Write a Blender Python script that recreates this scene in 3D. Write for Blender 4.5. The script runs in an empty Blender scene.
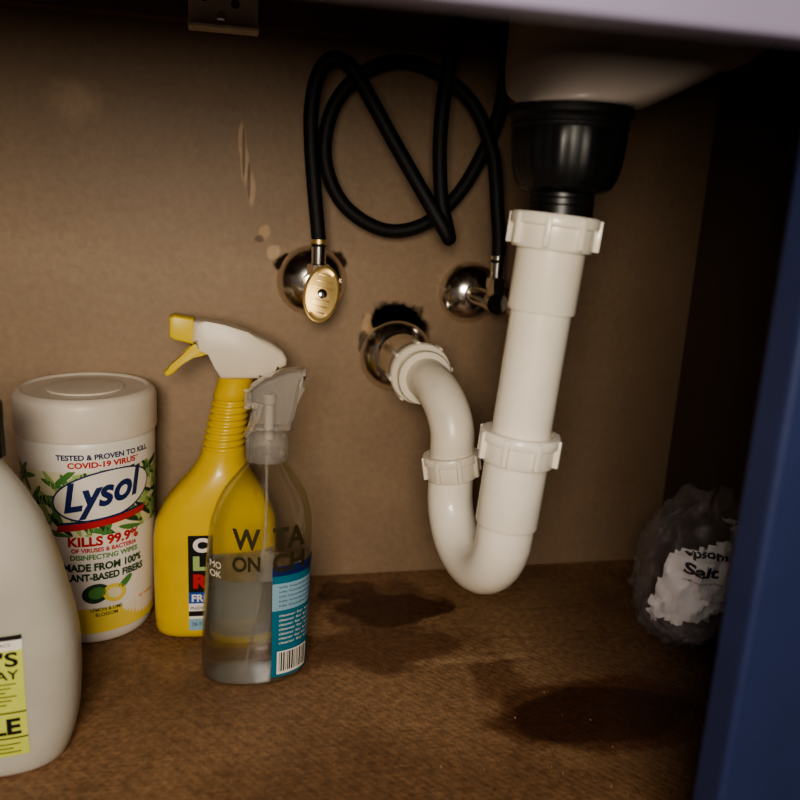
import bpy, bmesh, math, random
from mathutils import Vector, Matrix, noise
from mathutils.bvhtree import BVHTree
random.seed(4)
COL=bpy.context.scene.collection

# ------------------------------------------------------------ helpers
def lin(c):
    return tuple(((x/255)/12.92 if x/255<=0.04045 else ((x/255+0.055)/1.055)**2.4) for x in c)+(1,)

def mat(name,rgb,rough=.5,metal=0,noise_amt=.12,nscale=60,bump=.0,bscale=200,trans=0,ior=1.45,alpha=1,sss=0,coat=0,spec=.5):
    m=bpy.data.materials.new(name);m.use_nodes=True
    nt=m.node_tree;N=nt.nodes;L=nt.links
    b=N['Principled BSDF']
    tc=N.new('ShaderNodeTexCoord')
    nz=N.new('ShaderNodeTexNoise');nz.inputs['Scale'].default_value=nscale;nz.inputs['Detail'].default_value=4
    L.new(tc.outputs['Object'],nz.inputs['Vector'])
    r=N.new('ShaderNodeValToRGB')
    c=lin(rgb)
    r.color_ramp.elements[0].position=.3;r.color_ramp.elements[1].position=.7
    r.color_ramp.elements[0].color=tuple(x*(1-noise_amt) for x in c[:3])+(1,)
    r.color_ramp.elements[1].color=tuple(min(1,x*(1+noise_amt)) for x in c[:3])+(1,)
    L.new(nz.outputs['Fac'],r.inputs['Fac']);L.new(r.outputs['Color'],b.inputs['Base Color'])
    b.inputs['Roughness'].default_value=rough;b.inputs['Metallic'].default_value=metal
    b.inputs['IOR'].default_value=ior
    b.inputs['Transmission Weight'].default_value=trans
    b.inputs['Alpha'].default_value=alpha
    b.inputs['Coat Weight'].default_value=coat
    b.inputs['Specular IOR Level'].default_value=spec
    if sss:
        b.inputs['Subsurface Weight'].default_value=sss
        b.inputs['Subsurface Radius'].default_value=(.02,.018,.014);b.inputs['Subsurface Scale'].default_value=.3
    if bump:
        n2=N.new('ShaderNodeTexNoise');n2.inputs['Scale'].default_value=bscale
        L.new(tc.outputs['Object'],n2.inputs['Vector'])
        bp=N.new('ShaderNodeBump');bp.inputs['Strength'].default_value=bump;bp.inputs['Distance'].default_value=.002
        L.new(n2.outputs['Fac'],bp.inputs['Height']);L.new(bp.outputs['Normal'],b.inputs['Normal'])
    return m

def thing(name,label,cat,loc,rot=(0,0,0),group=None):
    e=bpy.data.objects.new(name,None);e.empty_display_size=.02
    COL.objects.link(e);e.location=loc;e.rotation_euler=rot
    e['label']=label;e['category']=cat
    if group:e['group']=group
    return e

def mkobj(name,bm,mats,parent=None,smooth=True,world=False,label=None,autos=40):
    if world and parent is not None:
        bmesh.ops.translate(bm,verts=bm.verts,vec=-Vector(parent.location))
    bmesh.ops.recalc_face_normals(bm,faces=bm.faces)
    me=bpy.data.meshes.new(name);bm.to_mesh(me);bm.free()
    if not isinstance(mats,(list,tuple)):mats=[mats]
    for m in mats:me.materials.append(m)
    if smooth:
        me.polygons.foreach_set('use_smooth',[True]*len(me.polygons))
        try: me.set_sharp_from_angle(angle=math.radians(autos))
        except Exception: pass
    ob=bpy.data.objects.new(name,me);COL.objects.link(ob)
    if parent is not None:ob.parent=parent
    if label:ob['label']=label
    return ob

def ringfaces(bm,rings,cap0=True,cap1=True,closed=True):
    n=len(rings[0])
    for a,b in zip(rings,rings[1:]):
        for i in range(n if closed else n-1):
            j=(i+1)%n
            try:bm.faces.new((a[i],a[j],b[j],b[i]))
            except ValueError:pass
    if cap0:bm.faces.new(list(reversed(rings[0])))
    if cap1:bm.faces.new(rings[-1])

def lathe(profile,n=48,M=Matrix(),bm=None,cap0=True,cap1=True,ribs=0,ribamp=0,ribz=(0,0)):
    bm=bm or bmesh.new();rings=[]
    for r,z in profile:
        ring=[]
        for i in range(n):
            t=2*math.pi*i/n
            rr=r
            if ribs and ribz[0]<=z<=ribz[1]: rr=r+ribamp*(1 if math.cos(ribs*t)>0 else 0)
            ring.append(bm.verts.new(M@Vector((rr*math.cos(t),rr*math.sin(t),z))))
        rings.append(ring)
    ringfaces(bm,rings,cap0,cap1)
    return bm

def axisM(origin,direction,spin=0):
    z=Vector(direction).normalized()
    q=z.to_track_quat('Z','Y')
    return Matrix.Translation(Vector(origin))@q.to_matrix().to_4x4()@Matrix.Rotation(spin,4,'Z')

def catmull(pts,per=8):
    pts=[Vector(p) for p in pts];P=[pts[0]*2-pts[1]]+pts+[pts[-1]*2-pts[-2]]
    out=[]
    for i in range(1,len(P)-2):
        p0,p1,p2,p3=P[i-1:i+3]
        for k in range(per):
            t=k/per
            out.append(.5*((2*p1)+(p2-p0)*t+(2*p0-5*p1+4*p2-p3)*t*t+(-p0+3*p1-3*p2+p3)*t**3))
    out.append(P[-2]);return out

def tube(pts,rad,n=24,bm=None,cap=True):
    bm=bm or bmesh.new()
    m=len(pts)
    rads=rad if isinstance(rad,(list,tuple)) else [rad]*m
    tang=[]
    for i in range(m):
        a=pts[max(0,i-1)];b=pts[min(m-1,i+1)];tang.append((b-a).normalized())
    nrm=tang[0].orthogonal().normalized();rings=[]
    for i in range(m):
        if i:
            q=tang[i-1].rotation_difference(tang[i]);nrm=q@nrm
        nrm=(nrm-tang[i]*nrm.dot(tang[i])).normalized()
        bi=tang[i].cross(nrm)
        rings.append([bm.verts.new(pts[i]+(nrm*math.cos(2*math.pi*k/n)+bi*math.sin(2*math.pi*k/n))*rads[i]) for k in range(n)])
    ringfaces(bm,rings,cap,cap)
    return bm

def box(bm,lo,hi,M=Matrix(),bev=0):
    vs=[]
    for z in (lo[2],hi[2]):
        for x,y in ((lo[0],lo[1]),(hi[0],lo[1]),(hi[0],hi[1]),(lo[0],hi[1])):
            vs.append(bm.verts.new(M@Vector((x,y,z))))
    f=[(0,3,2,1),(4,5,6,7),(0,1,5,4),(1,2,6,5),(2,3,7,6),(3,0,4,7)]
    fs=[bm.faces.new([vs[i] for i in q]) for q in f]
    if bev:
        es=list({e for q in fs for e in q.edges})
        bmesh.ops.bevel(bm,geom=es,offset=bev,segments=2,affect='EDGES',profile=.5)
    return bm

def prism(poly,y0,y1,bev=.002,bm=None,seg=3):
    """side profile in XZ extruded along Y"""
    bm=bm or bmesh.new()
    a=[bm.verts.new((x,y0,z)) for x,z in poly];b=[bm.verts.new((x,y1,z)) for x,z in poly]
    fs=[bm.faces.new(a),bm.faces.new(list(reversed(b)))]
    n=len(poly)
    for i in range(n):
        j=(i+1)%n;fs.append(bm.faces.new((a[j],a[i],b[i],b[j])))
    if bev:
        es=list({e for q in fs[:2] for e in q.edges})
        bmesh.ops.bevel(bm,geom=es,offset=bev,segments=seg,affect='EDGES',profile=.5)
    return bm

def interp(tab,z):
    if z<=tab[0][0]:return tab[0][1:]
    for a,b in zip(tab,tab[1:]):
        if z<=b[0]:
            t=(z-a[0])/(b[0]-a[0]);return tuple(p+(q-p)*t for p,q in zip(a[1:],b[1:]))
    return tab[-1][1:]

def loft(secs,n=64,per=5,capt=True,bm=None):
    """secs: (z,cx,cy,rx,ry,exponent) superellipse sections, smoothed along z"""
    bm=bm or bmesh.new()
    S=[]
    P=[secs[0]]+list(secs)+[secs[-1]]
    for i in range(1,len(P)-2):
        p0,p1,p2,p3=P[i-1:i+3]
        for k in range(per):
            t=k/per
            row=[]
            for a,b,c,d in zip(p0,p1,p2,p3):
                v=.5*(2*b+(c-a)*t+(2*a-5*b+4*c-d)*t*t+(-a+3*b-3*c+d)*t**3)
                lo,hi=min(b,c),max(b,c)
                row.append(min(max(v,lo-.02*(hi-lo)),hi+.02*(hi-lo)))
            S.append(row)
    S.append(list(secs[-1]))
    rings=[]
    for z,cx,cy,rx,ry,e in S:
        ring=[]
        for i in range(n):
            t=2*math.pi*i/n;c,s=math.cos(t),math.sin(t)
            ring.append(bm.verts.new((cx+rx*math.copysign(abs(c)**(2/e),c),cy+ry*math.copysign(abs(s)**(2/e),s),z)))
        rings.append(ring)
    ringfaces(bm,rings,True,capt)
    return bm

# ------------------------------------------------------------ printed labels
class Print:
    def __init__(s):
        s.items=[];s.mats=[]
    def mi(s,m):
        if m not in s.mats:s.mats.append(m)
        return s.mats.index(m)
    def poly(s,pts,m,layer=0):
        bm=bmesh.new();bm.faces.new([bm.verts.new((x,y,0)) for x,y in pts])
        s._add(bm,m,layer)
    def rect(s,u0,v0,u1,v1,m,layer=0):
        bm=bmesh.new();nu=max(1,int(abs(u1-u0)/.003));nv=max(1,int(abs(v1-v0)/.003))
        g=[[bm.verts.new((u0+(u1-u0)*i/nu,v0+(v1-v0)*j/nv,0)) for i in range(nu+1)] for j in range(nv+1)]
        for j in range(nv):
            for i in range(nu):bm.faces.new((g[j][i],g[j][i+1],g[j+1][i+1],g[j+1][i]))
        s.items.append((bm,s.mi(m),layer))
    def ellipse(s,u,v,ru,rv,m,layer=0,rot=0,n=40):
        c,q=math.cos(rot),math.sin(rot)
        s.poly([(u+ru*math.cos(t)*c-rv*math.sin(t)*q,v+ru*math.cos(t)*q+rv*math.sin(t)*c) for t in [2*math.pi*i/n for i in range(n)]],m,layer)
    def text(s,txt,u,v,h,m,layer=2,w=None,bold=0,shear=0,rot=0,mirror=False):
        cu=bpy.data.curves.new('t','FONT');cu.body=txt;cu.size=1;cu.shear=shear;cu.offset=bold
        cu.align_x='CENTER';cu.resolution_u=4
        ob=bpy.data.objects.new('t',cu);COL.objects.link(ob)
        bpy.context.view_layer.update()
        me=bpy.data.meshes.new_from_object(ob.evaluated_get(bpy.context.evaluated_depsgraph_get()))
        bpy.data.objects.remove(ob);bpy.data.curves.remove(cu)
        bm=bmesh.new();bm.from_mesh(me);bpy.data.meshes.remove(me)
        if not bm.verts:return
        xs=[p.co.x for p in bm.verts];ys=[p.co.y for p in bm.verts]
        x0,x1,y0,y1=min(xs),max(xs),min(ys),max(ys)
        sy=h/(y1-y0);sx=(w/(x1-x0)) if w else sy
        c,q=math.cos(rot),math.sin(rot)
        for p in bm.verts:
            X=(p.co.x-(x0+x1)/2)*sx;Y=(p.co.y-(y0+y1)/2)*sy
            if mirror:X=-X
            p.co=Vector((u+X*c-Y*q,v+X*q+Y*c,0))
        s._add(bm,m,layer)
    def _add(s,bm,m,layer):
        bmesh.ops.triangulate(bm,faces=bm.faces)
        for _ in range(5):
            es=[e for e in bm.edges if e.calc_length()>.005]
            if not es:break
            bmesh.ops.subdivide_edges(bm,edges=es,cuts=1)
            bmesh.ops.triangulate(bm,faces=bm.faces)
        s.items.append((bm,s.mi(m),layer))
    def build(s,name,parent,fn,label=None):
        out=bmesh.new()
        for bm,mi,layer in s.items:
            vm={}
            for p in bm.verts:
                vm[p]=out.verts.new(fn(p.co.x,p.co.y,.00035+.00022*layer))
            for f in bm.faces:
                try:
                    nf=out.faces.new([vm[x] for x in f.verts]);nf.material_index=mi
                except ValueError:pass
            bm.free()
        me=bpy.data.meshes.new(name);out.to_mesh(me);out.free()
        for m in s.mats:me.materials.append(m)
        ob=bpy.data.objects.new(name,me);COL.objects.link(ob);ob.parent=parent
        if label:ob['label']=label
        return ob

def planar(body,center,ang):
    """wrap onto body mesh: horizontal angle of the outward normal measured from -Y toward +X"""
    bm=bmesh.new();bm.from_mesh(body.data);tree=BVHTree.FromBMesh(bm);bm.free()
    n=Vector((math.sin(ang),-math.cos(ang),0));ux=Vector((math.cos(ang),math.sin(ang),0));c=Vector(center)
    def f(u,v,off):
        o=c+ux*u+Vector((0,0,v))+n*.3
        h,nn,_,_=tree.ray_cast(o,-n)
        if h is None:
            h=tree.find_nearest(c+ux*u+Vector((0,0,v))+n*.04)[0]
        return h+n*off
    return f
def radial(body,center,ang,R):
    bm=bmesh.new();bm.from_mesh(body.data);tree=BVHTree.FromBMesh(bm);bm.free();c=Vector(center)
    def f(u,v,off):
        t=ang+u/R;n=Vector((math.sin(t),-math.cos(t),0));o=c+Vector((0,0,v))+n*.3
        h,_,_,_=tree.ray_cast(o,-n)
        if h is None:h=c+Vector((0,0,v))+n*R
        return h+n*off
    return f

# ------------------------------------------------------------ setting materials
def masknode(nt,vec,center,radii,soft=.35,warp=.25,wscale=30):
    N=nt.nodes;L=nt.links
    nz=N.new('ShaderNodeTexNoise');nz.inputs['Scale'].default_value=wscale;nz.inputs['Detail'].default_value=5
    L.new(vec,nz.inputs['Vector'])
    sub=N.new('ShaderNodeVectorMath');sub.operation='SUBTRACT';L.new(vec,sub.inputs[0]);sub.inputs[1].default_value=center
    dv=N.new('ShaderNodeVectorMath');dv.operation='DIVIDE';L.new(sub.outputs[0],dv.inputs[0]);dv.inputs[1].default_value=radii
    ln=N.new('ShaderNodeVectorMath');ln.operation='LENGTH';L.new(dv.outputs[0],ln.inputs[0])
    ad=N.new('ShaderNodeMath');ad.operation='MULTIPLY_ADD';L.new(nz.outputs['Fac'],ad.inputs[0]);ad.inputs[1].default_value=warp*4;L.new(ln.outputs['Value'],ad.inputs[2])
    mr=N.new('ShaderNodeMapRange');mr.interpolation_type='SMOOTHSTEP'
    L.new(ad.outputs[0],mr.inputs[0])
    mid=1+warp*2
    mr.inputs[1].default_value=mid-soft;mr.inputs[2].default_value=mid+soft;mr.inputs[3].default_value=1;mr.inputs[4].default_value=0
    return mr.outputs[0]

def surface(name,c1,c2,masks,rough=.6,nscale=6,bumpfn=None,bstr=.25,fine=0,spec=.5):
    m=bpy.data.materials.new(name);m.use_nodes=True;nt=m.node_tree;N=nt.nodes;L=nt.links
    b=N['Principled BSDF'];tc=N.new('ShaderNodeTexCoord');vec=tc.outputs['Object']
    nz=N.new('ShaderNodeTexNoise');nz.inputs['Scale'].default_value=nscale;nz.inputs['Detail'].default_value=10;nz.inputs['Roughness'].default_value=.68
    L.new(vec,nz.inputs['Vector'])
    r=N.new('ShaderNodeValToRGB');r.color_ramp.elements[0].position=.32;r.color_ramp.elements[1].position=.68
    r.color_ramp.elements[0].color=lin(c1);r.color_ramp.elements[1].color=lin(c2)
    L.new(nz.outputs['Fac'],r.inputs['Fac']);cur=r.outputs['Color']
    sp=None
    for (cen,rad,col,amt,soft,warp,ws) in masks:
        f=masknode(nt,vec,cen,rad,soft,warp,ws)
        mu=N.new('ShaderNodeMath');mu.operation='MULTIPLY';L.new(f,mu.inputs[0]);mu.inputs[1].default_value=amt
        mx=N.new('ShaderNodeMix');mx.data_type='RGBA';L.new(mu.outputs[0],mx.inputs[0]);L.new(cur,mx.inputs[6]);mx.inputs[7].default_value=lin(col)
        cur=mx.outputs[2]
        if amt>=.9:   # openings painted as dark colour do not shine
            iv=N.new('ShaderNodeMath');iv.operation='SUBTRACT';iv.inputs[0].default_value=1;L.new(f,iv.inputs[1])
            if sp is None:
                q=N.new('ShaderNodeMath');q.operation='MULTIPLY';q.inputs[1].default_value=spec;L.new(iv.outputs[0],q.inputs[0])
            else:
                q=N.new('ShaderNodeMath');q.operation='MULTIPLY';L.new(sp,q.inputs[0]);L.new(iv.outputs[0],q.inputs[1])
            sp=q.outputs[0]
    b.inputs['Specular IOR Level'].default_value=spec
    if sp is not None:L.new(sp,b.inputs['Specular IOR Level'])
    if fine:
        n3=N.new('ShaderNodeTexNoise');n3.inputs['Scale'].default_value=160;n3.inputs['Detail'].default_value=6;L.new(vec,n3.inputs['Vector'])
        mr=N.new('ShaderNodeMapRange');mr.inputs[1].default_value=.35;mr.inputs[2].default_value=.65;mr.inputs[3].default_value=1-fine;mr.inputs[4].default_value=1+fine;L.new(n3.outputs['Fac'],mr.inputs[0])
        vm=N.new('ShaderNodeVectorMath');vm.operation='SCALE';L.new(cur,vm.inputs[0]);L.new(mr.outputs[0],vm.inputs['Scale']);cur=vm.outputs[0]
    L.new(cur,b.inputs['Base Color']);b.inputs['Roughness'].default_value=rough
    bp=N.new('ShaderNodeBump');bp.inputs['Strength'].default_value=bstr;bp.inputs['Distance'].default_value=.002
    if bumpfn:h=bumpfn(nt,vec)
    else:
        n2=N.new('ShaderNodeTexNoise');n2.inputs['Scale'].default_value=90;n2.inputs['Detail'].default_value=4;L.new(vec,n2.inputs['Vector']);h=n2.outputs['Fac']
    L.new(h,bp.inputs['Height']);L.new(bp.outputs['Normal'],b.inputs['Normal'])
    return m

WY=.725
Z1=1.0
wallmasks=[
 ((-.06,WY,.20),(.16,Z1,.10),(174,152,126),.35,.8,.3,8),  # pool of light on the left, painted into the panel colour
 ((.42,WY,.25),(.17,Z1,.40),(90,72,57),.70,.9,.25,6),  # painted shade, falling off toward the right corner
 ((.12,WY,.54),(.60,Z1,.10),(96,75,58),.70,.8,.2,6),  # shade under the top, painted as a soft dark band
 ((-.114,WY,.43),(.018,Z1,.015),(200,172,140),.35,.6,.3,60),
 ((.0180,WY,.408),(.0030,Z1,.015),(204,174,140),.6,.25,.2,60),
 ((.0205,WY,.388),(.0034,Z1,.016),(204,174,140),.6,.25,.2,60),
 ((.0262,WY,.368),(.0034,Z1,.013),(204,174,140),.6,.25,.2,60),
 ((.0195,WY,.398),(.0014,Z1,.022),(84,62,46),.7,.25,.2,60),
 ((.0240,WY,.374),(.0013,Z1,.015),(84,62,46),.7,.25,.2,60),
 ((.038,WY,.332),(.005,Z1,.006),(196,162,124),.7,.3,.3,120),
 ((.033,WY,.326),(.004,Z1,.003),(70,48,34),.6,.3,.3,120),
 ((.058,WY,.306),(.012,Z1,.009),(26,18,13),.95,.2,.3,90),  # gap beside the valve plate, its inner dark painted flat
 ((.046,WY,.314),(.006,Z1,.006),(205,176,142),.6,.25,.3,90),
 ((.100,WY,.308),(.010,Z1,.010),(34,24,18),.9,.2,.3,90),  # gap on the other side of the plate, also painted dark
 ((.160,WY,.248),(.030,Z1,.026),(8,7,7),1,.12,.2,70),  # hole around the trap arm, its unlit depth painted on the surface
 ((.132,WY,.250),(.005,Z1,.012),(195,165,130),.7,.25,.3,90),
 ((.129,WY,.234),(.004,Z1,.012),(40,28,20),.8,.25,.3,90),
]
M_wall=surface('cabinet_back_panel',(137,115,92),(157,133,107),wallmasks,rough=.55,nscale=5,fine=.05)
def weave(nt,vec):
    N=nt.nodes;L=nt.links
    outs=[]
    for a in (38,-38):
        mp=N.new('ShaderNodeMapping');mp.inputs['Rotation'].default_value=(0,0,math.radians(a));L.new(vec,mp.inputs['Vector'])
        w=N.new('ShaderNodeTexWave');w.inputs['Scale'].default_value=62;w.inputs['Distortion'].default_value=2.5;w.inputs['Detail Scale'].default_value=5;L.new(mp.outputs[0],w.inputs['Vector']);outs.append(w.outputs['Fac'])
    mu=N.new('ShaderNodeMath');mu.operation='MULTIPLY';L.new(outs[0],mu.inputs[0]);L.new(outs[1],mu.inputs[1])
    n=N.new('ShaderNodeTexNoise');n.inputs['Scale'].default_value=150;n.inputs['Detail'].default_value=5;L.new(vec,n.inputs['Vector'])
    ad=N.new('ShaderNodeMath');ad.operation='MULTIPLY_ADD';L.new(n.outputs['Fac'],ad.inputs[0]);ad.inputs[1].default_value=4.0;L.new(mu.outputs[0],ad.inputs[2])
    return ad.outputs[0]
dk=(70,44,28)
floormasks=[
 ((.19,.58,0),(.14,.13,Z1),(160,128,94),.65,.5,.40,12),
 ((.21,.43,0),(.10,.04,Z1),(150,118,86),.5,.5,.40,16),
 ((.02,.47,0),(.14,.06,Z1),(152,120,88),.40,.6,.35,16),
 ((.145,.655,0),(.058,.044,Z1),(86,56,37),.65,.20,.40,20),
 ((.155,.650,0),(.048,.030,Z1),dk,.88,.10,.35,30),
 ((.118,.690,0),(.030,.020,Z1),dk,.75,.15,.35,40),
 ((.128,.588,0),(.080,.032,Z1),(92,62,41),.75,.25,.50,26),
 ((.215,.53,0),(.020,.034,Z1),(98,66,44),.65,.3,.45,34),
 ((.36,.54,0),(.085,.17,Z1),(72,51,37),.60,.6,.3,12),  # light falloff along the right side, painted as darker board
 ((.275,.478,0),(.086,.044,Z1),(84,51,31),.80,.12,.25,14),
 ((.278,.476,0),(.070,.032,Z1),(58,34,20),.85,.10,.22,18),
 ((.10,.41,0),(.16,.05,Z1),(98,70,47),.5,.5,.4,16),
 ((.20,.560,0),(.05,.005,Z1),(184,152,114),.45,.4,.5,50),
]
M_floor=surface('cabinet_floor_board',(104,77,54),(145,112,80),floormasks,rough=.5,nscale=16,bumpfn=weave,bstr=.2,fine=.20,spec=.4)
M_side=surface('shade_toned_side_panel',(66,52,46),(78,62,54),[],rough=.65)  # panel brown darkened in colour to stand in for shade
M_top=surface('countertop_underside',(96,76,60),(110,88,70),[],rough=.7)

# ------------------------------------------------------------ setting
def slab(name,lo,hi,m):
    bm=bmesh.new();box(bm,lo,hi);o=mkobj(name,bm,m,smooth=False);o['kind']='structure';return o
slab('floor',(-.52,.24,-.018),(.48,.745,0),M_floor)
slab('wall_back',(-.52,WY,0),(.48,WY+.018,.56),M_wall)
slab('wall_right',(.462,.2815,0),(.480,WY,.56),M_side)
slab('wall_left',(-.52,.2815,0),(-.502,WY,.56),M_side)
slab('ceiling',(-.52,.262,.56),(.48,.745,.59),M_top)
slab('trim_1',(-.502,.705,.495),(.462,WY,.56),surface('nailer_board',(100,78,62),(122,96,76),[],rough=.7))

M_blue=mat('blue_cabinet_paint',(36,45,80),rough=.55,noise_amt=.08,nscale=30,bump=.1)
M_rail=mat('lit_cabinet_paint',(130,124,146),rough=.5,noise_amt=.06,nscale=20)  # frame paint made paler for the rail, light put into the colour
ff=thing('cabinet_face_frame','blue painted wooden cabinet face frame around the opening','cabinet',(.22,.262,0))
bm=bmesh.new();box(bm,(.2155,.262,0),(.48,.2812,.4262),bev=.002);mkobj('stile',bm,M_blue,ff,world=True,smooth=False)
bm=bmesh.new();box(bm,(-.52,.262,.4262),(.48,.2812,.60),bev=.002);mkobj('rail',bm,M_rail,ff,world=True,smooth=False,label='top rail coloured pale lavender-grey for the light on it')

# ------------------------------------------------------------ bracket
M_br=mat('painted_metal',(226,212,192),rough=.5,metal=0,bump=.15)
M_darkhole=mat('painted_hole_shade',(22,18,15),rough=.9)  # for flat discs whose dark colour stands in for shade inside holes
M_chrome=mat('chrome',(236,232,224),rough=.18,metal=1,noise_amt=.05)
br=thing('mounting_bracket','small beige metal mounting bracket screwed under the nailer board','bracket',(.004,.70,.487))
bm=bmesh.new()
box(bm,(-.024,.7005,.489),(.030,.7045,.54),bev=.0006)
box(bm,(-.024,.684,.4865),(.030,.7045,.4895),bev=.0006)
mkobj('plate',bm,M_br,br,world=True,smooth=False)
bm=bmesh.new()
for x,z,r in((-.012,.512,.004),(.012,.508,.0032),(.022,.519,.003),(-.004,.525,.003)):
    lathe([(r,0),(r,.0012)],20,axisM((x,.7008,z),(0,-1,0)),bm)
mkobj('hole_disc',bm,M_darkhole,br,world=True)
bm=bmesh.new();lathe([(.0045,0),(.004,.0015),(.0015,.0024)],20,axisM((.001,.7008,.498),(0,-1,0)),bm)
mkobj('screw',bm,M_chrome,br,world=True)

# ------------------------------------------------------------ sink
M_sink=mat('glazed_sink_ceramic',(180,168,160),rough=.35,noise_amt=.05,nscale=25)
sk=thing('sink_basin','off-white ceramic sink basin hanging below the counter','sink',(.21,.47,.4235))
def ssec(z,l,r,yf,yb,e):return (z,(l+r)/2,(yf+yb)/2,(r-l)/2,(yb-yf)/2,e)
bm=loft([ssec(.4235,.176,.238,.440,.502,2),ssec(.4250,.175,.246,.437,.508,2.2),ssec(.430,.177,.258,.436,.53,2.6),ssec(.438,.181,.276,.438,.56,3),ssec(.452,.187,.306,.442,.59,3),ssec(.466,.191,.336,.442,.61,3),ssec(.52,.196,.38,.442,.63,3),ssec(.5595,.197,.39,.440,.635,3)],64,4)
mkobj('basin',bm,M_sink,sk,world=True)
# strainer
M_blk=mat('black_plastic',(20,20,21),rough=.35,noise_amt=.2)
M_rub=mat('black_rubber',(13,13,14),rough=.6,noise_amt=.2,bump=.2,bscale=600)
st=thing('sink_strainer','black plastic sink drain strainer body under the basin','drain',(.2035,.47,.36))
cx=.2035
bm=lathe([(.030,.4232),(.0362,.4232),(.0368,.422),(.0368,.4185),(.0345,.4165),(.0340,.4140),(.0348,.413),(.0348,.412),(.0338,.4105)],64,Matrix.Translation((cx,.47,0)))
mkobj('flange',bm,M_rub,st,world=True)
bm=lathe([(.0333,.4125),(.0335,.408),(.0330,.400),(.0320,.391),(.0302,.383),(.0275,.377),(.0215,.3745),(.019,.374)],96,Matrix.Translation((cx,.47,0)),ribs=12,ribamp=.0009,ribz=(.380,.408))
mkobj('body',bm,M_blk,st,world=True)
bm=lathe([(.0193,.378),(.0193,.372),(.0198,.3715),(.0193,.371),(.0193,.368),(.0198,.3675),(.0193,.367),(.0193,.3600)],48,Matrix.Translation((cx-.0005,.47,0)))
mkobj('threaded_neck',bm,M_blk,st,world=True)

# ------------------------------------------------------------ drain trap
M_pvc=mat('white_pvc',(238,231,214),rough=.28,noise_amt=.04,nscale=40,sss=.12,coat=.2)
M_pvc2=mat('aged_white_pvc',(228,219,200),rough=.32,noise_amt=.07,nscale=50,sss=.1,coat=.1)
def nut(origin,direction,r,h,lugs=8,spin=0):
    M=axisM(origin,direction,spin)
    bm=lathe([(r*.78,-h/2-.0015),(r*.90,-h/2-.0015),(r*.93,-h/2),(r*.93,h*.12),(r,h*.16),(r*1.01,h*.22),(r*1.01,h*.42),(r*.97,h/2),(r*.80,h/2),(r*.76,h/2-.001)],48,M)
    for i in range(lugs):
        a=2*math.pi*i/lugs
        M2=M@Matrix.Rotation(a,4,'Z')
        box(bm,(r*.88,-.0017,-h*.5),(r*1.06,.0017,h*.46),M2,bev=.0006)
    return bm
tr=thing('drain_trap','white plastic drain pipe with u-shaped trap running into the wall','pipe',(.185,.47,.10))
top=Vector((.2000,.47,.352));bot=Vector((.1850,.47,.150))
ax=(bot-top).normalized()
def on(z):
    t=(z-top.z)/(bot.z-top.z);return top.lerp(bot,t)
M=axisM(on(.3575),ax)
def tp(zs):return [(r,(.3575-z)/abs(ax.z)) for r,z in zs]
bm=lathe(tp([(.0185,.3575),(.0213,.356),(.0213,.3035),(.0209,.3020),(.0192,.3016),(.0192,.21)]),48,M)
mkobj('tailpiece',bm,M_pvc,tr,world=True)
mkobj('slip_nut',nut(on(.3515),-ax,.0272,.0195,8,.25),M_pvc,tr,world=True)
bm=lathe([(.0205,-.004),(.0205,.0),(.0208,.001),(.0208,.052),(.0202,.0535),(.0190,.054),(.0190,.058)],48,axisM(on(.2125),ax))
mkobj('trap_socket',bm,M_pvc,tr,world=True)
mkobj('slip_nut',nut(on(.2140),-ax,.0262,.0185,8,.1),M_pvc,tr,world=True)
# j bend
legx,legy=.1715,.556
sx=on(.154).x
pts=[on(.165),on(.154)]
for i in range(1,17):
    a=math.pi*i/16
    f=(1-math.cos(a))/2
    pts.append(Vector((sx+(legx-sx)*f,.47+(legy-.47)*f,.154-.043*math.sin(a))))
pts+=[Vector((legx,legy,.162)),Vector((legx,legy,.172))]
rads=[.0192-.0022*i/(len(pts)-1) for i in range(len(pts))]
mkobj('trap_bend',tube(pts,rads,40),M_pvc,tr,world=True)
mkobj('slip_nut',nut((legx-.0003,legy,.1725),(-.16,.05,1),.0216,.0175,8,.3),M_pvc2,tr,world=True)
P=[(legx,legy,.164),(legx-.0005,legy,.182),(.1705,.5575,.198),(.1680,.5655,.2125),(.1645,.580,.2228),(.1615,.598,.2270),(.160,.62,.2278),(.160,.64,.228)]
pp=catmull(P,6)
mkobj('wall_elbow',tube(pp,.0168,36),M_pvc2,tr,world=True)
bm=lathe([(.017,0),(.0215,0),(.0222,.002),(.0222,.004),(.0212,.005),(.019,.0055),(.019,.012),(.0175,.013)],40,axisM((.1600,.606,.2276),(0,1,0)))
mkobj('elbow_collar',bm,M_pvc2,tr,world=True)
mkobj('slip_nut',nut((.160,.629,.2280),(0,-1,0),.0255,.020,8,.15),M_pvc2,tr,world=True)
bm=lathe([(.0195,0),(.0195,.05),(.021,.052),(.021,.056),(.0195,.058),(.0195,.09)],40,axisM((.160,.640,.228),(0,1,0)))
mkobj('wall_sleeve',bm,M_chrome,tr,world=True,label='chrome wall sleeve')
bm=lathe([(.0345,0),(.0347,.0015),(.033,.005),(.029,.0095),(.0255,.0125),(.0225,.014),(.0215,.018),(.0195,.018)],56,axisM((.161,.7245,.2235),(0,-1,0)))
mkobj('escutcheon',bm,M_chrome,tr,world=True,label='chrome wall escutcheon')

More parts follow.
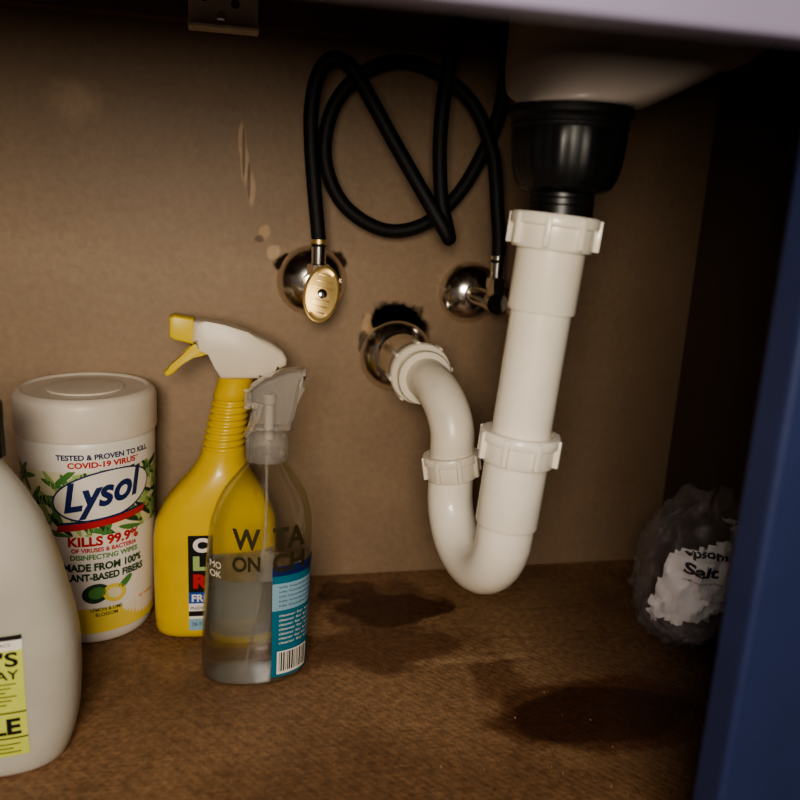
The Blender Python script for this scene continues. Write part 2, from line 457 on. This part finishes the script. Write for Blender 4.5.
# ------------------------------------------------------------ valves
M_brass=mat('polished_brass',(240,210,144),rough=.36,metal=.85,noise_amt=.12,nscale=80)
def valve(loc,r,bodyx,outz,handle=True,lab=''):
    X,Z=loc
    v=thing('supply_valve',lab,'valve',(X,WY,Z),group='water supply valves')
    bm=lathe([(r,0),(r*1.0,.0012),(r*.95,.005),(r*.80,.0105),(r*.62,.015),(r*.45,.0175),(r*.33,.0185),(r*.33,.022)],56,axisM((X,WY-.0005,Z),(0,-1,0)))
    mkobj('escutcheon',bm,M_chrome,v,world=True,label='domed chrome wall plate')
    bm=tube([Vector((X,WY-.018,Z)),Vector((X,.70,Z)),Vector((bodyx,.69,Z-.003)),Vector((bodyx,.672,Z-.004))],[.0085,.0085,.0095,.0095],24)
    lathe([(.0075,0),(.0075,.012),(.0095,.0125),(.0095,.021),(.0065,.022)],6,axisM((bodyx,.68,Z-.003),(0,0,1)),bm)
    lathe([(.0062,0),(.0062,outz-Z-.018)],20,axisM((bodyx,.68,Z+.016),(0,0,1)),bm)
    mkobj('valve_body',bm,M_chrome,v,world=True)
    bm=lathe([(.0058,0),(.0058,.012),(.0066,.0125),(.0066,.016)],20,axisM((bodyx,.68,outz-.012),(0,0,1)))
    mkobj('hose_fitting',bm,M_brass if handle else M_chrome,v,world=True)
    if handle:
        base=axisM((bodyx+.0005,.6625,Z-.005),(0.05,-1,0.22))@Matrix.Rotation(math.radians(-12),4,'Z')
        MM=base@Matrix.Diagonal((.0150,.0245,1,1))
        bm=lathe([(.50,-.002),(.95,0),(1,.0018),(.97,.0036),(.90,.0042),(.86,.0036),(.70,.0038),(.40,.0044),(.20,.0046)],48,MM)
        for k in range(-3,4):
            if abs(k)<1:continue
            box(bm,(-.0095+abs(k)*.0014,k*.0052-.0006,.0025),(.0095-abs(k)*.0014,k*.0052+.0006,.0050-abs(k)*.0002),base,bev=.0003)
        mkobj('handle',bm,M_brass,v,world=True,label='oval brass handle')
        bm=lathe([(.0040,.004),(.0040,.0062),(.0025,.0070)],20,base)
        mkobj('handle_screw',bm,M_chrome,v,world=True)
    else:
        MM=axisM((bodyx+.010,.678,Z-.004),(1,-.3,0.0))@Matrix.Diagonal((.0145,.0145,1,1))
        bm=lathe([(.35,-.012),(.35,0),(.95,0),(1,.002),(.97,.006),(.6,.007)],36,MM)
        mkobj('handle',bm,M_chrome,v,world=True)
    return v
valve((.080,.291),.0315,.0805,.326,True,lab='chrome supply shutoff valve with oval brass handle on the wall')
valve((.2280,.2844),.029,.2390,.318,False,lab='chrome supply shutoff valve on the wall behind the drain pipe')

# ------------------------------------------------------------ hoses
h1=[(.0805,.68,.322),(.0795,.68,.335),(.0764,.68,.3617),(.0725,.68,.40),(.0715,.68,.4317),(.0762,.68,.458),(.0880,.679,.4715),(.1030,.673,.4635),(.1200,.668,.438),(.1385,.664,.4084),(.1679,.655,.3626),(.1815,.652,.3415),(.1860,.656,.3360),(.1868,.664,.3425),(.1825,.670,.362),(.1800,.673,.3833),(.1785,.675,.41),(.1788,.675,.4393),(.1825,.675,.475),(.1877,.675,.509),(.190,.675,.5595)]
h2=[(.2390,.68,.314),(.2385,.68,.335),(.2348,.68,.361),(.2315,.68,.385),(.2266,.683,.4105),(.2098,.690,.446),(.1787,.694,.4695),(.1443,.696,.4765),(.1116,.696,.4623),(.0901,.696,.4339),(.0857,.696,.3943),(.1026,.696,.3589),(.138,.696,.3395),(.1733,.696,.3455),(.2031,.698,.3719),(.223,.699,.4065),(.237,.700,.4453),(.2394,.700,.494),(.2400,.700,.5595)]
for pts,lab in((h1,'black supply hose bent down and back up in narrow loop'),(h2,'black supply hose coiled in one large circle')):
    o=mkobj('supply_hose',tube(catmull(pts,10),.0060,20),M_rub)
    o['label']=lab;o['category']='hose';o['group']='faucet supply hoses'

# ------------------------------------------------------------ inks
def ink(n,c,r=.45):return mat('ink_'+n,c,rough=r,noise_amt=.03)
I_white=ink('white',(236,230,218));I_navy=ink('navy',(24,40,92));I_red=ink('red',(190,44,38));I_green=ink('green',(84,136,70))
I_lgreen=ink('light_green',(164,190,120));I_dgreen=ink('dark_green',(36,70,44));I_yel=ink('yellow',(232,208,96));I_black=ink('black',(18,18,20))
I_teal=ink('teal',(26,112,134));I_lime=ink('lime',(206,216,104));I_blue=ink('blue',(30,84,170));I_pale=ink('pale_blue',(140,178,194));I_olive=ink('olive',(50,44,20));I_orange=ink('orange',(222,150,50))
I_cream=ink('cream',(228,222,186));I_silver=ink('silver_grey',(150,146,138))

# ------------------------------------------------------------ wipes canister
M_can=mat('canister_plastic',(230,226,214),rough=.35,noise_amt=.03,sss=.1)
M_lid=mat('lid_plastic',(226,216,200),rough=.4,noise_amt=.04,sss=.15)
cn=thing('wipes_canister','white canister of disinfecting wipes with a printed green and yellow label','canister',(-.107,.668,0))
prof=[(.040,.0005),(.0445,.0015),(.0468,.005),(.0478,.012),(.0520,.130),(.0530,.166),(.0530,.171),(.051,.175)]
body=mkobj('body',lathe(prof,80),M_can,cn)
bm=lathe([(.052,.1735),(.0545,.174),(.0550,.1755),(.0550,.2000),(.0542,.2035),(.0520,.2060),(.049,.2072),(.0475,.2065),(.0468,.2055),(.015,.2055)],80)
mkobj('lid',bm,M_lid,cn,label='translucent off-white snap lid')
bm=lathe([(.030,.2057),(.030,.2070),(.028,.2074),(.010,.2076)],48);mkobj('lid_flap',bm,M_lid,cn)
def canr(v):
    tab=sorted([(z,r) for r,z in prof]);return interp(tab,v)[0]
TH=math.radians(20)
def canmap(u,v,off):
    r=canr(v)+off;t=TH+u/.052
    return Vector((r*math.sin(t),-r*math.cos(t),v))
p=Print()
p.rect(-.075,.012,.085,.168,I_white,0)
p.rect(-.075,.090,.085,.151,I_cream,1)
for i in range(110):
    u=-.073+.155*random.random();v=.094+.054*random.random()
    p.ellipse(u,v,.013,.0024,(I_green,I_lgreen,I_green,I_dgreen,I_lgreen)[i%5],2,rot=random.uniform(-1.3,1.3),n=16)
p.rect(-.040,.1520,.042,.1665,I_white,3)
p.text('TESTED & PROVEN TO KILL',0.003,.1632,.0045,I_navy,4,w=.072,bold=.035)
p.text('COVID-19 VIRUS*',0.002,.1570,.0052,I_red,4,w=.054,bold=.04)
p.ellipse(.001,.1310,.0400,.0205,I_navy,3,rot=.18);p.ellipse(.001,.1312,.0385,.0190,I_white,4,rot=.18)
p.text('Lysol',.001,.1310,.0310,I_navy,6,w=.064,bold=.03,shear=.38,rot=.16)
p.poly([(-.037,.1015),(.033,.1095),(.038,.1165),(.034,.1150),(-.034,.1075)],I_red,5)
p.poly([(-.034,.1076),(.034,.1152),(.034,.1168),(-.034,.1094)],I_navy,5)
p.rect(-.075,.012,.085,.0975,I_white,3)
p.rect(-.075,.012,.085,.034,I_yel,4);p.ellipse(.040,.038,.030,.020,I_white,4)
p.text('KILLS 99.9%',.0,.0935,.0086,I_red,6,w=.056,bold=.04)
p.text('OF VIRUSES & BACTERIA',.0,.0860,.0038,I_red,6,w=.052,bold=.03)
p.text('DISINFECTING WIPES',.0,.0800,.0044,I_green,6,w=.054,bold=.03)
p.text('MADE FROM 100%',-.001,.0712,.0068,I_dgreen,6,w=.064,bold=.04)
p.text('PLANT-BASED FIBERS',-.001,.0625,.0064,I_dgreen,6,w=.068,bold=.04)
p.ellipse(-.009,.0475,.0110,.0085,I_dgreen,5,rot=.2);p.ellipse(-.008,.048,.007,.0052,I_green,6,rot=.2)
p.ellipse(.006,.0460,.0100,.0080,I_yel,6,rot=-.3);p.ellipse(.006,.0460,.0060,.0045,I_cream,7,rot=-.3)
p.ellipse(.015,.0530,.0080,.0030,I_green,6,rot=.7)
p.text('LEMON & LIME',-.001,.0330,.0032,I_dgreen,6,w=.026,bold=.01)
p.text('BLOSSOM',-.001,.0285,.0032,I_dgreen,6,w=.018,bold=.01)
p.text('80 WIPES',.038,.0345,.0030,I_orange,6,w=.018)
p.build('label_print',cn,canmap,label='printed wipes label')

# ------------------------------------------------------------ yellow spray cleaner
M_yel=mat('yellow_plastic',(222,188,50),rough=.3,noise_amt=.04,sss=.1,coat=.2)
M_whp=mat('white_plastic',(230,218,196),rough=.35,noise_amt=.04,sss=.1)
M_yel2=mat('yellow_trigger_plastic',(230,202,66),rough=.35,noise_amt=.04)
CX,CY=-.004,.644
cl=thing('spray_bottle','yellow plastic cleaner bottle with white trigger sprayer','spray bottle',(CX,CY,0),group='spray bottles')
o=CX
secs=[(.0005,-.006-o,0,.042,.020,3.2),(.004,-.006-o,0,.0475,.025,3.2),(.02,-.0055-o,0,.0495,.0262,3.2),(.086,-.005-o,0,.050,.0262,3.2),(.105,-.004-o,0,.0465,.0258,3),(.122,-.003-o,0,.038,.0245,2.7),(.138,-.001-o,0,.0265,.022,2.3),(.150,.0005-o,0,.0195,.0185,2),(.160,.0018-o,0,.0172,.0172,2)]
z=.160
while z<.203:
    cxx=.0018+(z-.16)*.16-o
    r=.0170-(z-.16)*.06
    secs+= [(z+.0012,cxx,0,r,r,2),(z+.002,cxx,0,r-.0013,r-.0013,2),(z+.0042,cxx,0,r-.0013,r-.0013,2),(z+.005,cxx,0,r,r,2)]
    z+=.0055
secs+=[(.214,.0105-o,0,.0140,.0140,2),(.221,.0118-o,0,.0142,.0142,2)]
body=mkobj('body',loft(secs,64,2),M_yel,cl,autos=60)
def cpx(u,v):return (.0056+(u-228)*.00081-o,.199+(400-v)*.00081)
def P2(l):return [cpx(u,v) for u,v in l]
mkobj('spray_head',prism(P2([(195,317),(207,317),(225,320),(247,327),(270,338),(281,346),(285,353),(285,360),(278,364),(268,367),(259,374),(220,374),(215,362),(209,349),(204,341),(194,338)]),-.0115,.0115,.004),M_whp,cl,label='white sprayer head')
mkobj('nozzle',prism(P2([(173,314),(178,312),(196,315),(196,340),(178,336),(173,333)]),-.0095,.0095,.002),M_yel2,cl,label='yellow nozzle')
mkobj('trigger',prism(P2([(197,337),(206,342),(212,352),(203,350),(194,352),(185,360),(176,370),(169,373),(167,369),(174,361),(184,352),(193,345)]),-.0055,.0055,.0015),M_yel2,cl,label='yellow trigger')
p=Print()
u0=-.0225
p.rect(u0,.010,.046,.0445,I_white,0)
p.rect(-.003,.0445,.046,.078,I_silver,0)
p.rect(u0,.0445,-.003,.0945,I_black,1)
for i,(ch,c) in enumerate((('C',I_white),('L',I_lgreen),('R',I_red))):
    zc=.0862-.0158*i
    p.text(ch,u0+.0100,zc,.0128,c,3,w=.0125,bold=.06)
p.rect(u0,.0345,.000,.0445,I_blue,1);p.text('FREE',-.011,.0395,.0066,I_white,3,w=.018,bold=.03)
p.text('PHOSPHATE',-.010,.0305,.0028,I_navy,3,w=.022);p.rect(u0,.0230,.000,.0275,I_black,1)
p.rect(.000,.010,.046,.0445,I_silver,1)
p.rect(u0,.010,.000,.0205,I_pale,1);p.text('26 FL OZ',-.011,.0160,.0032,I_navy,3,w=.018)
p.build('label_print',cl,planar(body,(0,0,0),0),label='printed cleaner label')

# ------------------------------------------------------------ clear spray bottle
def clearmat(name,tint,glossw,ior=1.2,tw=.6,rough=.05,body=None,bump=.12):
    m=bpy.data.materials.new(name);m.use_nodes=True;nt=m.node_tree;N=nt.nodes;L=nt.links
    for n in list(N):
        if n.type!='OUTPUT_MATERIAL':N.remove(n)
    out=[n for n in N][0]
    tc=N.new('ShaderNodeTexCoord');nz=N.new('ShaderNodeTexNoise');nz.inputs['Scale'].default_value=35;L.new(tc.outputs['Object'],nz.inputs['Vector'])
    bp=N.new('ShaderNodeBump');bp.inputs['Strength'].default_value=bump;bp.inputs['Distance'].default_value=.002;L.new(nz.outputs['Fac'],bp.inputs['Height'])
    t=N.new('ShaderNodeBsdfTransparent');t.inputs[0].default_value=tint
    g=N.new('ShaderNodeBsdfPrincipled');g.inputs['Base Color'].default_value=tint;g.inputs['Transmission Weight'].default_value=1 if body is None else body
    g.inputs['IOR'].default_value=ior;g.inputs['Roughness'].default_value=rough;L.new(bp.outputs[0],g.inputs['Normal'])
    mx=N.new('ShaderNodeMixShader');mx.inputs[0].default_value=1-tw;L.new(t.outputs[0],mx.inputs[1]);L.new(g.outputs[0],mx.inputs[2])
    gl=N.new('ShaderNodeBsdfGlossy');gl.inputs['Roughness'].default_value=.10;L.new(bp.outputs[0],gl.inputs['Normal'])
    fr=N.new('ShaderNodeLayerWeight');fr.inputs['Blend'].default_value=glossw;L.new(bp.outputs[0],fr.inputs['Normal'])
    m2=N.new('ShaderNodeMixShader');L.new(fr.outputs['Facing'],m2.inputs[0]);L.new(mx.outputs[0],m2.inputs[1]);L.new(gl.outputs[0],m2.inputs[2])
    L.new(m2.outputs[0],out.inputs[0]);return m
M_clear=clearmat('clear_plastic',(.95,.96,.94,1),.14,1.08,.8)
M_liq=clearmat('clear_liquid',(.97,.98,.98,1),.10,1.33,.25)
M_head=clearmat('clear_sprayer_plastic',(.96,.95,.92,1),.20,1.2,.84,.12,body=.3)
BX,BY=.0245,.571
cb=thing('spray_bottle','clear plastic spray bottle with colourless liquid and teal label','spray bottle',(BX,BY,0),group='spray bottles')
def bsec(k=0):
    L=[(.0005,0,0,.034,.022,2.4),(.004,0,0,.0390,.0268,2.4),(.02,.0005,0,.0402,.0280,2.4),(.07,.0020,0,.0398,.0280,2.4),(.118,.0045,0,.0385,.0275,2.3),(.138,.006,0,.0350,.0258,2.2),(.152,.0068,0,.0290,.0225,2.1),(.163,.0076,0,.0214,.0185,2),(.170,.0082,0,.0163,.0155,2),(.1745,.0086,0,.0140,.0140,2),(.180,.0086,0,.0135,.0135,2)]
    return [(z+ (k if i==0 else 0),cx,cy,rx-k,ry-k,e) for i,(z,cx,cy,rx,ry,e) in enumerate(L)]
body=mkobj('body',loft(bsec(),72,5),M_clear,cb)
lq=bsec(.0014)[:5]
lq[-1]=(.088,.0028,0,.0382,.0265,2.3)
mkobj('liquid',loft(lq,72,5),M_liq,cb,label='colourless liquid inside')
bm=lathe([(.0135,.1745),(.0158,.1750),(.0160,.176),(.0156,.190),(.0140,.1965),(.012,.198)],96,Matrix.Translation((.0088,0,0)),ribs=24,ribamp=.0005,ribz=(.1755,.191))
mkobj('collar',bm,M_head,cb,label='clear ribbed collar')
def bpx(u,v):return (.0337+(u-267)*.00074-BX,.1892+(435-v)*.00074)
mkobj('spray_head',prism([bpx(u,v) for u,v in [(246,387),(252,379),(262,372),(283,364),(303,361),(303,368),(297,378),(294,395),(291,410),(289,424),(252,424),(254,410),(256,400),(246,399)]],-.0110,.0110,.003),M_head,cb,label='clear sprayer head')
bm=lathe([(.0035,0),(.0035,.026),(.0045,.027),(.0045,.034)],24,Matrix.Translation((.0098,0,.190)))
mkobj('pump_tube',bm,mat('pale_pump_plastic',(176,168,154),rough=.4),cb,label='pale inner pump tube')
mkobj('nozzle',prism([bpx(u,v) for u,v in [(243,385),(250,385),(250,402),(243,402)]],-.007,.007,.0012),M_head,cb)
mkobj('trigger',prism([bpx(u,v) for u,v in [(253,398),(262,400),(258,412),(252,424),(246,432),(243,430),(248,420),(252,408)]],-.005,.005,.0012),M_head,cb)
bm=tube(catmull([(.0086,0,.178),(.008,0,.12),(.003,0,.06),(-.006,0,.008)],6),.0012,12);mkobj('dip_tube',bm,M_head,cb)
p=Print()
p.rect(-.018,.008,.020,.098,I_teal,0)
p.rect(-.018,.092,.020,.100,I_navy,1)
p.rect(-.018,.064,.020,.086,I_pale,1)
for i in range(5):p.text('kills household germs'[:18+i%3],.001,.083-.0038*i,.0022,I_navy,3,w=.028)
for i in range(7):p.text('cleaner for kitchens and'[:18+i%3],.001,.060-.0038*i,.0022,I_white,3,w=.028)
p.rect(-.014,.0105,.009,.0300,I_white,2)
x=-.0125
while x<.0075:
    w=random.choice((.0004,.0007,.0010));p.rect(x,.0130,x+w,.0290,I_black,3);x+=w+random.choice((.0005,.0008))
p.build('label_print',cb,radial(body,(.003,0,0),math.radians(52),.030),label='teal printed label with barcode')
p=Print()
p.text('MO',-.032,.100,.0050,I_white,2,w=.008);p.text('OK',-.032,.093,.0050,I_white,2,w=.008)
p.text('TA',.021,.122,.0170,I_olive,2,w=.024,bold=.03);p.text('CH',.021,.103,.0150,I_olive,2,w=.024,bold=.03)
p.text('W',-.010,.122,.016,I_olive,2,w=.020,bold=.03);p.text('ON',-.010,.103,.012,I_olive,2,w=.020,bold=.03)
p.build('front_print',cb,planar(body,(.003,0,0),0),label='dark printed lettering on the clear plastic')

# ------------------------------------------------------------ translucent bottle
M_mil=mat('milky_plastic',(198,194,180),rough=.32,noise_amt=.14,nscale=12,sss=.5,alpha=.88)
mb=thing('cleaner_bottle','milky translucent plastic bottle with black cap and lime label','bottle',(-.147,.499,0))
secs=[(.0005,0,0,.042,.026,2.6),(.004,0,0,.0475,.031,2.6),(.03,0,0,.0545,.034,2.6),(.0758,0,0,.0565,.0345,2.6),(.112,0,0,.0515,.033,2.5),(.154,.001,0,.0405,.0275,2.3),(.178,.001,0,.030,.0225,2.1),(.192,.002,0,.0205,.018,2),(.200,.002,0,.0155,.0155,2),(.210,.002,0,.0145,.0145,2)]
body=mkobj('body',loft(secs,72,5),M_mil,mb)
bm=lathe([(.0145,.203),(.0175,.2035),(.0175,.212),(.0172,.236),(.016,.238)],72,Matrix.Translation((.002,0,0)),ribs=24,ribamp=.0005,ribz=(.2035,.236))
mkobj('cap',bm,M_blk,mb,label='black screw cap')
p=Print()
d=-.0015
p.rect(-.031+d,.018,.031+d,.101,I_lime,0)
p.rect(-.031+d,.098,.031+d,.101,I_black,1);p.rect(-.031+d,.0915,.031+d,.098,I_white,1);p.text('CONCENTRATED MULTI-SURFACE',d,.0955,.0018,I_black,3,w=.05)
p.text("MEYER'S",-.003,.0860,.0100,I_black,3,w=.060,bold=.02)
p.text('CLEAN DAY',.000,.0755,.0062,I_black,3,w=.054,bold=.01)
for i in range(6):p.rect(-.028,.0690-.0028*i,.025-.003*(i%3),.0697-.0028*i,I_olive,2)
p.rect(-.031+d,.0490,.031+d,.0500,I_black,1)
p.text('APPLE',.003,.0400,.0115,I_black,3,w=.046,bold=.03)
p.rect(-.031+d,.0310,.031+d,.0320,I_black,1)
for i in range(3):p.rect(-.028,.0270-.0030*i,.025-.004*(i%2),.0277-.0030*i,I_olive,2)
p.build('label_print',mb,planar(body,(0,0,0),0),label='lime green printed label')

# ------------------------------------------------------------ salt bag
def filmmat():
    m=bpy.data.materials.new('clear_bag_film');m.use_nodes=True;nt=m.node_tree;N=nt.nodes;L=nt.links
    out=[n for n in N if n.type=='OUTPUT_MATERIAL'][0];pr=N['Principled BSDF']
    tc=N.new('ShaderNodeTexCoord');nz=N.new('ShaderNodeTexNoise');nz.inputs['Scale'].default_value=55;nz.inputs['Detail'].default_value=6;nz.inputs['Distortion'].default_value=1;L.new(tc.outputs['Object'],nz.inputs['Vector'])
    bp=N.new('ShaderNodeBump');bp.inputs['Strength'].default_value=1;bp.inputs['Distance'].default_value=.010;L.new(nz.outputs['Fac'],bp.inputs['Height'])
    pr.inputs['Base Color'].default_value=(.66,.65,.70,1);pr.inputs['Roughness'].default_value=.12;L.new(bp.outputs[0],pr.inputs['Normal'])
    pr.inputs['Specular IOR Level'].default_value=1;pr.inputs['Coat Weight'].default_value=1
    t=N.new('ShaderNodeBsdfTransparent');t.inputs[0].default_value=(.98,.98,.99,1)
    fr=N.new('ShaderNodeLayerWeight');fr.inputs['Blend'].default_value=.12;L.new(bp.outputs[0],fr.inputs['Normal'])
    mr=N.new('ShaderNodeMapRange');mr.inputs[3].default_value=.05;mr.inputs[4].default_value=.42;L.new(fr.outputs['Facing'],mr.inputs[0])
    gl=N.new('ShaderNodeBsdfGlossy');gl.inputs['Roughness'].default_value=.12;L.new(bp.outputs[0],gl.inputs['Normal'])
    mx=N.new('ShaderNodeMixShader');L.new(mr.outputs[0],mx.inputs[0]);L.new(t.outputs[0],mx.inputs[1]);L.new(pr.outputs[0],mx.inputs[2])
    m3=N.new('ShaderNodeMixShader');m3.inputs[0].default_value=.05;L.new(mx.outputs[0],m3.inputs[1]);L.new(gl.outputs[0],m3.inputs[2]);L.new(m3.outputs[0],out.inputs[0])
    return m
M_bag=filmmat()
M_paper=mat('white_bag_print',(250,247,250),rough=.45,noise_amt=.04,bump=.3,bscale=60)
M_salt=mat('salt_grains',(120,112,116),rough=.7,noise_amt=.3,nscale=400,bump=.5,bscale=500)
bg=thing('salt_bag','crumpled clear plastic bag of bath salt slumped against the side','bag',(.408,.580,0))
def blob(rx,ry,rz,zc,amp,sc,seed,top=0,n=72,m=48,zmin=.0006,xmax=.050,lean=.15):
    bm=bmesh.new();rings=[]
    for j in range(1,m):
        ph=math.pi*j/m;ring=[]
        for i in range(n):
            th=2*math.pi*i/n
            d=Vector((math.sin(ph)*math.cos(th),math.sin(ph)*math.sin(th),-math.cos(ph)))
            q=1+amp*(1-2.4*abs(noise.noise(d*sc+Vector((seed,0,0)))))+amp*.45*(1-3*abs(noise.noise(d*sc*2.3+Vector((0,seed,0)))))
            e=1.0/(abs(d.x)**2.6+abs(d.y)**2.6+abs(d.z)**2.6)**(1/2.6)
            v=Vector((d.x*rx*q*e,d.y*ry*q*e,zc+d.z*rz*q*e))
            if d.z>.4 and top:
                k=(d.z-.4)/.6;v.z+=top*k*(.4+.6*math.cos(3*th+1))
            v.x+=lean*(v.z-zc)
            v.z=max(zmin,v.z);v.x=min(xmax,v.x)
            ring.append(bm.verts.new(v))
        rings.append(ring)
    ringfaces(bm,rings);return bm
mkobj('salt',blob(.031,.036,.013,.014,.06,1.6,5,zmin=.0012,lean=0),M_salt,bg,label='grey salt grains')
bm=lathe([(.010,-.002),(.0150,-.002),(.0165,0),(.0150,.002),(.010,.002),(.009,0),(.010,-.002)],40,axisM((.014,-.030,.026),(-.35,-1,.25)),cap0=False,cap1=False)
mkobj('seal_ring',bm,ink('grey_plastic',(180,180,184)),bg,label='grey plastic ring')
bagb=mkobj('bag_film',blob(.041,.045,.056,.058,.12,2.8,2,top=.020),M_bag,bg,label='crinkled clear plastic film')
lb=blob(.0385,.0425,.053,.058,.11,2.8,2)
for f in list(lb.faces):
    c=f.calc_center_median();a=math.atan2(c.x,-c.y)
    h=(c.z-.06)/.05
    if not(-1.25+.30*h<a<.85+.15*h and .038+.016*(a+.2)<c.z<.102+.012*a): lb.faces.remove(f)
for v in list(lb.verts):
    if not v.link_faces:lb.verts.remove(v)
pl=mkobj('paper_label',lb,M_paper,bg,label='white printed label inside the bag')
p=Print()
I_grey=ink('dark_grey',(30,28,32))
p.text('Epsom',.001,.0915,.0090,I_grey,2,w=.034,bold=.03,rot=-.06);p.text('Salt',-.002,.0790,.0105,I_grey,2,w=.028,bold=.04,rot=-.06)
p.text('magnesium sulfate',.0,.0685,.0026,I_grey,2,w=.032,rot=-.06)
p.build('label_print',bg,planar(pl,(0,0,0),math.radians(-22)))

# ------------------------------------------------------------ floor crumbs
M_cr=mat('pale_crumbs',(156,126,92),rough=.9,noise_amt=.3)
bm=bmesh.new()
for i in range(34):
    x=random.gauss(.15,.06);y=random.gauss(.47,.05)
    if not(-.03<x<.4 and .36<y<.70) or ((x-BX)/.05)**2+((y-BY)/.04)**2<1: continue
    s=random.uniform(.0004,.0008)
    bmesh.ops.create_icosphere(bm,subdivisions=1,radius=s,matrix=Matrix.Translation((x,y,s*.5))@Matrix.Diagonal((1,random.uniform(.6,2.2),.6,1)))
cr=mkobj('floor_crumbs',bm,M_cr,smooth=False);cr['kind']='stuff';cr['label']='pale crumbs and grit scattered on the cabinet floor';cr['category']='debris'

# ------------------------------------------------------------ camera
psi,pt,phi=[math.radians(a) for a in (13,14,3)]
F=Vector((math.sin(psi)*math.cos(pt),math.cos(psi)*math.cos(pt),-math.sin(pt)))
R0=Vector((math.cos(psi),-math.sin(psi),0));U0=R0.cross(F)
R=math.cos(phi)*R0+math.sin(phi)*U0;U=-math.sin(phi)*R0+math.cos(phi)*U0
cam=bpy.data.cameras.new('camera');co=bpy.data.objects.new('camera',cam);COL.objects.link(co)
Mx=Matrix((R,U,-F)).transposed().to_4x4();Mx.translation=Vector((0,0,.365));co.matrix_world=Mx
cam.sensor_width=36;cam.lens=36;cam.clip_start=.01
cam.dof.use_dof=True;cam.dof.focus_distance=.60;cam.dof.aperture_fstop=5.0
bpy.context.scene.camera=co

# ------------------------------------------------------------ lights
def area(name,loc,target,size,power,col,sy=None):
    l=bpy.data.lights.new(name,'AREA');l.energy=power;l.size=size;l.color=col
    if sy:l.shape='RECTANGLE';l.size_y=sy
    o=bpy.data.objects.new(name,l);COL.objects.link(o);o.location=loc
    o.rotation_euler=(Vector(target)-Vector(loc)).to_track_quat('-Z','Y').to_euler()
    return o
area('room_light',(-.085,-.25,.450),(.0,.72,.24),.22,5.6,(1,.88,.73))
area('cool_room_light',(-.1,-.5,1.0),(.0,.26,.45),.5,2.6,(.84,.80,.96))
w=bpy.data.worlds.new('world');bpy.context.scene.world=w;w.use_nodes=True
w.node_tree.nodes['Background'].inputs[0].default_value=(.58,.49,.42,1);w.node_tree.nodes['Background'].inputs[1].default_value=.15
bpy.context.scene.view_settings.view_transform='AgX'
try: bpy.context.scene.view_settings.look='AgX - Medium High Contrast'
except Exception: pass
